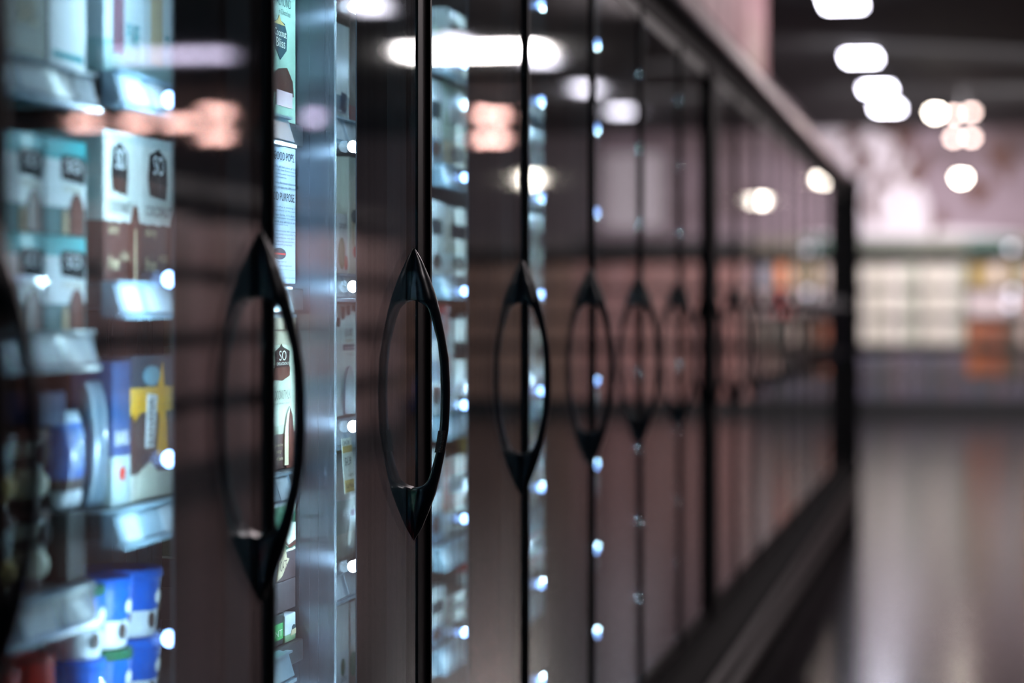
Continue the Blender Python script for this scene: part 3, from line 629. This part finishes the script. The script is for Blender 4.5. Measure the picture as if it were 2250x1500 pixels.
rusty = [(128, 102, 98), (102, 84, 82), (146, 120, 120), (88, 72, 70)]
tanny = [(150, 120, 104), (134, 110, 100), (166, 140, 126)]
rustw = [(184, 140, 134), (156, 108, 102), (196, 152, 150), (140, 98, 92)]
units = [(-.62, .10, (104, 110, 98), 'pale'), (.10, .66, (110, 114, 100), 'pale'), (.66, 1.26, (52, 88, 74), 'mixed'), (1.26, 1.92, (120, 112, 100), 'bright'), (1.92, 3.0, (30, 26, 28), 'rusty'), (3.0, 4.1, (34, 30, 32), 'rusty'), (4.1, 5.3, (90, 84, 84), 'tan'), (5.3, 6.5, (96, 86, 84), 'tan')]
wh = {'pale': 'packed with pale cream boxes', 'mixed': 'holding gold, white and orange boxes', 'bright': 'with an orange and a red box', 'rusty': 'with a dark header and dusty red boxes', 'tan': 'with tan boxes'}
seen = {}
ordn = ['first', 'second']
for x0, x1, hd, kind in units:
    k = seen.get(kind, 0); seen[kind] = k + 1
    unit(x0, x1, hd, f'far shelving unit {wh[kind]}' + (f', {ordn[k]} from the freezer end' if kind in ('pale', 'rusty', 'tan') else ''), LV, (92, 86, 80) if kind in ('pale', 'mixed', 'bright') else (48, 40, 40))
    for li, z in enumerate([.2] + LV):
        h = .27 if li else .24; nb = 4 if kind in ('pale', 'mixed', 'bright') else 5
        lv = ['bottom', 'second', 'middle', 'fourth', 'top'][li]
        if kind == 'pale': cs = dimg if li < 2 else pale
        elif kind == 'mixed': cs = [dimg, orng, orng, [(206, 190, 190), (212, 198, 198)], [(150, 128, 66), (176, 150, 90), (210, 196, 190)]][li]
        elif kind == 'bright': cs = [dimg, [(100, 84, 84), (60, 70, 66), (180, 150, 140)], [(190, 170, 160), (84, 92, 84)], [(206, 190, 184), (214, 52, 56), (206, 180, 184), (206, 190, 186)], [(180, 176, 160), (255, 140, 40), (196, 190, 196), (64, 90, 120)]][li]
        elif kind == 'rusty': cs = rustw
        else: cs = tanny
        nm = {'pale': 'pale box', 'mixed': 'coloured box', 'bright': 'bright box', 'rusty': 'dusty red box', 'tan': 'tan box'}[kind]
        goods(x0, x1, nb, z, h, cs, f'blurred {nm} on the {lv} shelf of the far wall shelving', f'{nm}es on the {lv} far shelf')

# painted brown shapes of the mural
SW = 30.2
mu = empty('wall_mural', (xat(1960, SW), SW, 2.4), 'brown branch shapes painted on the pale far wall above the shelving', 'mural')
MBR = mat('mural_brown', (98, 66, 58), .7, var=.3, scale=8)
MPALE = mat('pale_wall_shape', (232, 224, 232), .7, var=.04, scale=3)  # pale flat shapes, lighter than the wall around them
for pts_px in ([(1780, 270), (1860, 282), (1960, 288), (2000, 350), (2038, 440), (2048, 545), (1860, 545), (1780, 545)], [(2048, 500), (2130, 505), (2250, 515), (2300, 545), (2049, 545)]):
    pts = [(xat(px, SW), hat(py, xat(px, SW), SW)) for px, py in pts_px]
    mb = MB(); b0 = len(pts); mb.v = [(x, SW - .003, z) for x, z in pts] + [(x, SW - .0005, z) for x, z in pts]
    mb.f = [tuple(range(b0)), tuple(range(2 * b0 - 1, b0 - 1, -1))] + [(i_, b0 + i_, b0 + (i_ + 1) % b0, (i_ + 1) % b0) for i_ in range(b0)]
    o = mb.build('wall_shape', MPALE, None); o.parent = mu; o.location = -mu.location
o = MB().box(3.1, 3.82, SW - .004, SW - .0005, 2.3, 3.25).build('wall_shape', MPALE, None); o.parent = mu; o.location = -mu.location
for px, py, rx, ry, tl in ((1893, 352, 20, 42, .2), (1985, 322, 17, 48, -.45), (2014, 372, 20, 42, -.5), (1915, 452, 14, 40, .1), (1940, 398, 26, 16, .5), (2062, 486, 13, 26, -.3), (1870, 300, 26, 14, .6), (2150, 420, 30, 26, .2), (2200, 350, 24, 40, .4), (1960, 290, 30, 12, .1)):
    cx = xat(px, SW); cz = hat(py, cx, SW); k_ = SW / F
    pts = []
    for a in range(18):
        t_ = a * PI / 9; r_ = 1 + .25 * math.sin(3 * t_ + px) + .12 * math.sin(5 * t_ + py)
        u, v = rx * k_ * r_ * math.cos(t_), ry * k_ * r_ * math.sin(t_)
        pts.append((cx + u * math.cos(tl) - v * math.sin(tl), cz + u * math.sin(tl) + v * math.cos(tl)))
    mb = MB(); b0 = len(pts); mb.v = [(x, SW - .006, z) for x, z in pts] + [(x, SW - .0005, z) for x, z in pts]
    mb.f = [tuple(range(b0)), tuple(range(2 * b0 - 1, b0 - 1, -1))] + [(i_, b0 + i_, b0 + (i_ + 1) % b0, (i_ + 1) % b0) for i_ in range(b0)]
    o = mb.build('wall_shape', MBR, None); o.parent = mu; o.location = -mu.location

# gondola of the next aisle, seen mirrored in the doors
def gondola(s0, s1, label):
    X = 4.7
    root = empty('gondola_shelving', (X + .3, (s0 + s1) / 2, 0), label, 'shelving', 'gondolas across the aisle')
    def P(mb, nm, m): o = mb.build(nm, m, None); o.parent = root; o.location = -root.location
    m = mat('gondola_dark', (36, 32, 34), .5)
    P(MB().box(X + .45, X + .5, s0, s1, .15, 2.1), 'back_panel', m); P(MB().box(X, X + .5, s0, s1, 0, .15), 'plinth', m)
    for z in (.15, .62, 1.08, 1.54): P(MB().box(X + .02, X + .45, s0, s1, z + .001, z + .03), 'shelf', m)
    P(MB().box(X + .1, X + .5, s0, s1, 2.1, 2.2), 'header', m)
    n = 7
    for li, z in enumerate((.18, .65, 1.11, 1.57)):
        for i in range(n):
            a = s0 + (s1 - s0) * (i + .04) / n; b = s0 + (s1 - s0) * (i + .94) / n
            o = MB().box(X + .04, X + .4, a, b, z + .002, z + .3 + random.uniform(0, .07)).build('grocery_box', mat(f'gondola_goods_{i % 4}', rusty[i % 4], .5, coat=.2), None, bevel=.012)
            tag(o, f'rust brown box on the {["bottom", "second", "third", "top"][li]} shelf of the {label.split(",")[0]}', 'box', f'rust brown boxes on the {label.split(",")[0]}')
gondola(14.2, 17.0, 'near gondola, mirrored in the first door')
gondola(17.1, 19.9, 'middle gondola, mirrored between the first two handles')
gondola(20.0, 23.0, 'farthest gondola, mirrored beside the chipped handle')

# ------------------------------------------------------------------ lamps
LAMPW = emission('panel_lamp_white', (238, 236, 255), 40)
HOUSE = mat('lamp_housing', (40, 40, 42), .5)
LAMPMID = emission('panel_lamp_cool', (238, 234, 250), 9)
LAMPDIM = emission('panel_lamp_lilac', (226, 214, 246), 5)
def ceiling_light(x, s, label, wx=.26, wy=.5, z=3.44, m=LAMPW):
    root = empty('ceiling_light', (x, s, z), label, 'ceiling light', 'square ceiling lights in rows')
    def P(mb, nm, m): o = mb.build(nm, m, None); o.parent = root; o.location = -root.location
    P(MB().box(x - wx / 2 - .02, x + wx / 2 + .02, s - wy / 2 - .02, s + wy / 2 + .02, z + .01, 3.5), 'housing', HOUSE)
    P(MB().box(x - wx / 2, x + wx / 2, s - wy / 2, s + wy / 2, z - .004, z + .009), 'diffuser', m)
def s_of(py, h, X):                          # distance at which a lamp h above the lens shows at row py
    Z = h * F / (685 - py); return (Z + (X - D) * SI) / CO
hl = 3.44 - ZC
for px, py, w in ((1852, 8, 'highest of the four in the bright row'), (1892, 128, 'second down in the bright row'), (1928, 197, 'third down in the bright row'), (1950, 238, 'lowest of the four in the bright row')):
    s = s_of(py, hl, -.2); ceiling_light(xat(px, s), s, f'white ceiling light over the freezers, {w}')
for px, py, w in ((810, 12, 'mirrored at the top of the glass left of the chipped handle'), (1000, 95, 'mirrored above the chipped handle'), (1185, 130, 'mirrored above the handle after the chipped one'), (1290, 195, 'mirrored small above the fourth handle'), (1365, 245, 'mirrored lowest in the far glass')):
    s = s_of(py, hl, -4.9); x = -xat(px, s); s = s_of(py, hl, -x); ceiling_light(-xat(px, s), s, f'white ceiling light, {w}', wx=.2 if py < 100 else .22, wy=.5, m=LAMPMID)
for px, py, w in ((380, 128, 'mirrored as a pale streak over the first door'),):
    s = s_of(py, hl, -7); ceiling_light(-xat(px, s), s, f'lilac ceiling light, {w}', wx=1.0 if px < 500 else .3, wy=.4, m=LAMPDIM if px < 500 else LAMPW)

SPOTW = emission('spot_warm_white', (255, 244, 228), 45)
SPOTP = emission('spot_pink', (255, 196, 186), 44)
def pendant(x, s, z, m, label, r=.052, heads=((0, 0),), grp='hanging spot lamps'):
    root = empty('hanging_lamp', (x, s, z), label, 'lamp', grp)
    def P(mb, nm, mm, **k): o = mb.build(nm, mm, None, **k); o.parent = root; o.location = -root.location
    P(MB().box(x - .006, x + .006, s - .006, s + .006, z + r * .9, 3.5), 'cord', HOUSE)
    if len(heads) > 1: P(MB().box(x - .12, x + .12, s + .02, s + .05, z - .02, z + .01), 'cross_arm', HOUSE)
    for dx, dz in heads:
        P(MB().lathe([(r * .3, z + dz + r * 1.15), (r * 1.02, z + dz + r * .35), (r * 1.05, z + dz + r * .2)], x + dx, s, 16), 'lamp_shade', HOUSE)
        P(MB().lathe([(.002, z + dz - r), (r * .6, z + dz - r * .8), (r * .95, z + dz - r * .3), (r, z + dz), (r * .9, z + dz + r * .3)], x + dx, s, 16), 'bulb', mm_ if False else m, smooth=True)
def place(px, py, s, m, label, mirrored=False, **k):
    x = xat(px, s); z = hat(py, x, s); pendant(-x if mirrored else x, s, z, m, label, **k)
place(2112, 388, 22.9, SPOTW, 'single warm white hanging lamp before the mural wall')
place(2055, 245, 23.5, SPOTW, 'warm white hanging lamp left of the pink lamp cluster')
H4 = ((-.087, .12), (.087, .14), (-.087, -.12), (.087, -.12))
place(2115, 275, 25, emission('spot_blush', (255, 222, 212), 20), 'pink white four bulb lamp cluster against the dark ceiling', heads=H4, r=.036, grp='four bulb lamp clusters')
place(1080, 278, 25, SPOTP, 'pink four bulb lamp cluster mirrored beside the chipped handle', True, heads=H4, r=.036, grp='four bulb lamp clusters')
place(1165, 390, 24, SPOTW, 'warm white hanging lamp mirrored above the third whole handle', True, r=.07)
place(1668, 438, 26.5, SPOTW, 'warm white hanging lamp mirrored in the far freezer glass', True)
for px, w in ((190, 'left'), (300, 'middle'), (395, 'next'), (475, 'right')):
    place(px, 272, 25, SPOTP, f'pink hanging lamp mirrored as the {w} part of the pink streak', True, heads=((-.087, .02), (.087, .02)) if px != 475 else H4, r=.036, grp='pink lamps of the streak')
place(677, 194, 24.2, SPOTW, 'warm white hanging lamp mirrored high in the narrow dark strip of glass', True)
place(712, 207, 24.9, SPOTP, 'blush hanging lamp mirrored beside the warm one in the narrow dark strip', True)
place(690, 255, 25.5, emission('spot_lilac', (206, 186, 222), 9), 'dim lilac hanging lamp mirrored in the narrow dark strip of glass', True, r=.07)
for px, py, w in ((2222, 545, 'at the top'), (2224, 642, 'in the middle'), (2219, 668, 'just below the middle')):  # glowing balls added for pale highlights on the shelving
    s = SF - .1; x = xat(px, s); z = hat(py, x, s)
    root = empty('shelf_glint', (x, s, z), f'round pale highlight as glowing ball {w} of the coloured far shelving', 'lamp', 'highlights as glowing balls on the far shelving')
    o = MB().lathe([(.002, z - .04), (.03, z - .03), (.045, z), (.03, z + .03), (.002, z + .04)], x, s, 12).build('bulb', emission('shelf_glint_glow', (226, 222, 240), 3.2), None, smooth=True); o.parent = root; o.location = -root.location
    o = MB().box(x - .008, x + .008, s + .03, SF + .02, z - .006, z + .006).build('bracket', HOUSE, None); o.parent = root; o.location = -root.location

def area(name, loc, rot, sx, sy, power, rgb, spread=PI):
    L = bpy.data.lights.new(name, 'AREA'); L.shape = 'RECTANGLE'; L.size = sx; L.size_y = sy; L.energy = power; L.color = rgb; L.spread = spread
    o = bpy.data.objects.new(name, L); o.location = loc; o.rotation_euler = rot; col.objects.link(o); return o
PINKISH = (1, .92, .945)
# unseen area lights added to brighten the far wall, canopy, aisle and gondolas
area('wall_fill', (.6, 24.5, 3.38), (math.radians(68), 0, math.radians(6)), 2.6, .3, 62, PINKISH, 2.0)
area('wall_fill', (2.6, 24.5, 3.38), (math.radians(68), 0, math.radians(-12)), 4, .3, 84, PINKISH)
area('wall_fill', (1.6, 15, 3.4), (0, math.radians(-88), 0), .3, 6, 150, (1, .84, .86))
area('wall_fill', (.35, 27.0, 3.38), (math.radians(60), 0, 0), 1.2, .2, 34, PINKISH, 1.8)
area('wall_fill', (.9, 21.0, 3.38), (math.radians(64), 0, math.radians(35)), 3.5, .3, 60, PINKISH)
area('aisle_fill', (1.5, 11, 3.45), (0, 0, 0), .6, 3, 180, (1, .86, .89))
for s in (3.0, 8.0):
    area('aisle_fill', (2.2, s, 3.45), (0, 0, 0), 1.2, .6, 24, (1, .9, .92))
area('aisle_fill', (3.4, 20, 3.45), (0, 0, 0), 1.2, .6, 150, (1, .92, .91))

w = bpy.data.worlds.new('store_air'); sc.world = w; w.use_nodes = True
w.node_tree.nodes['Background'].inputs[0].default_value = (.18, .5, .66, 1); w.node_tree.nodes['Background'].inputs[1].default_value = .03

# ------------------------------------------------------------------ camera
cam = bpy.data.cameras.new('camera'); co = bpy.data.objects.new('camera', cam); col.objects.link(co)
cam.sensor_width = 36; cam.sensor_fit = 'HORIZONTAL'; cam.lens = 36 * F / 2250; cam.shift_y = -65 / 2250; cam.clip_end = 200; cam.clip_start = .02
co.location = (D, 0, ZC); co.rotation_euler = (PI / 2, 0, TH)
cam.dof.use_dof = True; cam.dof.focus_distance = 3.30; cam.dof.aperture_fstop = 2.05; cam.dof.aperture_blades = 9
sc.camera = co
sc.view_settings.view_transform = 'Standard'; sc.view_settings.look = 'None'; sc.view_settings.exposure = 0; sc.view_settings.gamma = 1
sc.view_settings.use_curve_mapping = False
cy = sc.cycles
cy.use_denoising = True; cy.max_bounces = 10; cy.transparent_max_bounces = 24; cy.glossy_bounces = 5; cy.diffuse_bounces = 3
cy.sample_clamp_indirect = 6; cy.sample_clamp_direct = 0; cy.caustics_reflective = False; cy.caustics_refractive = False
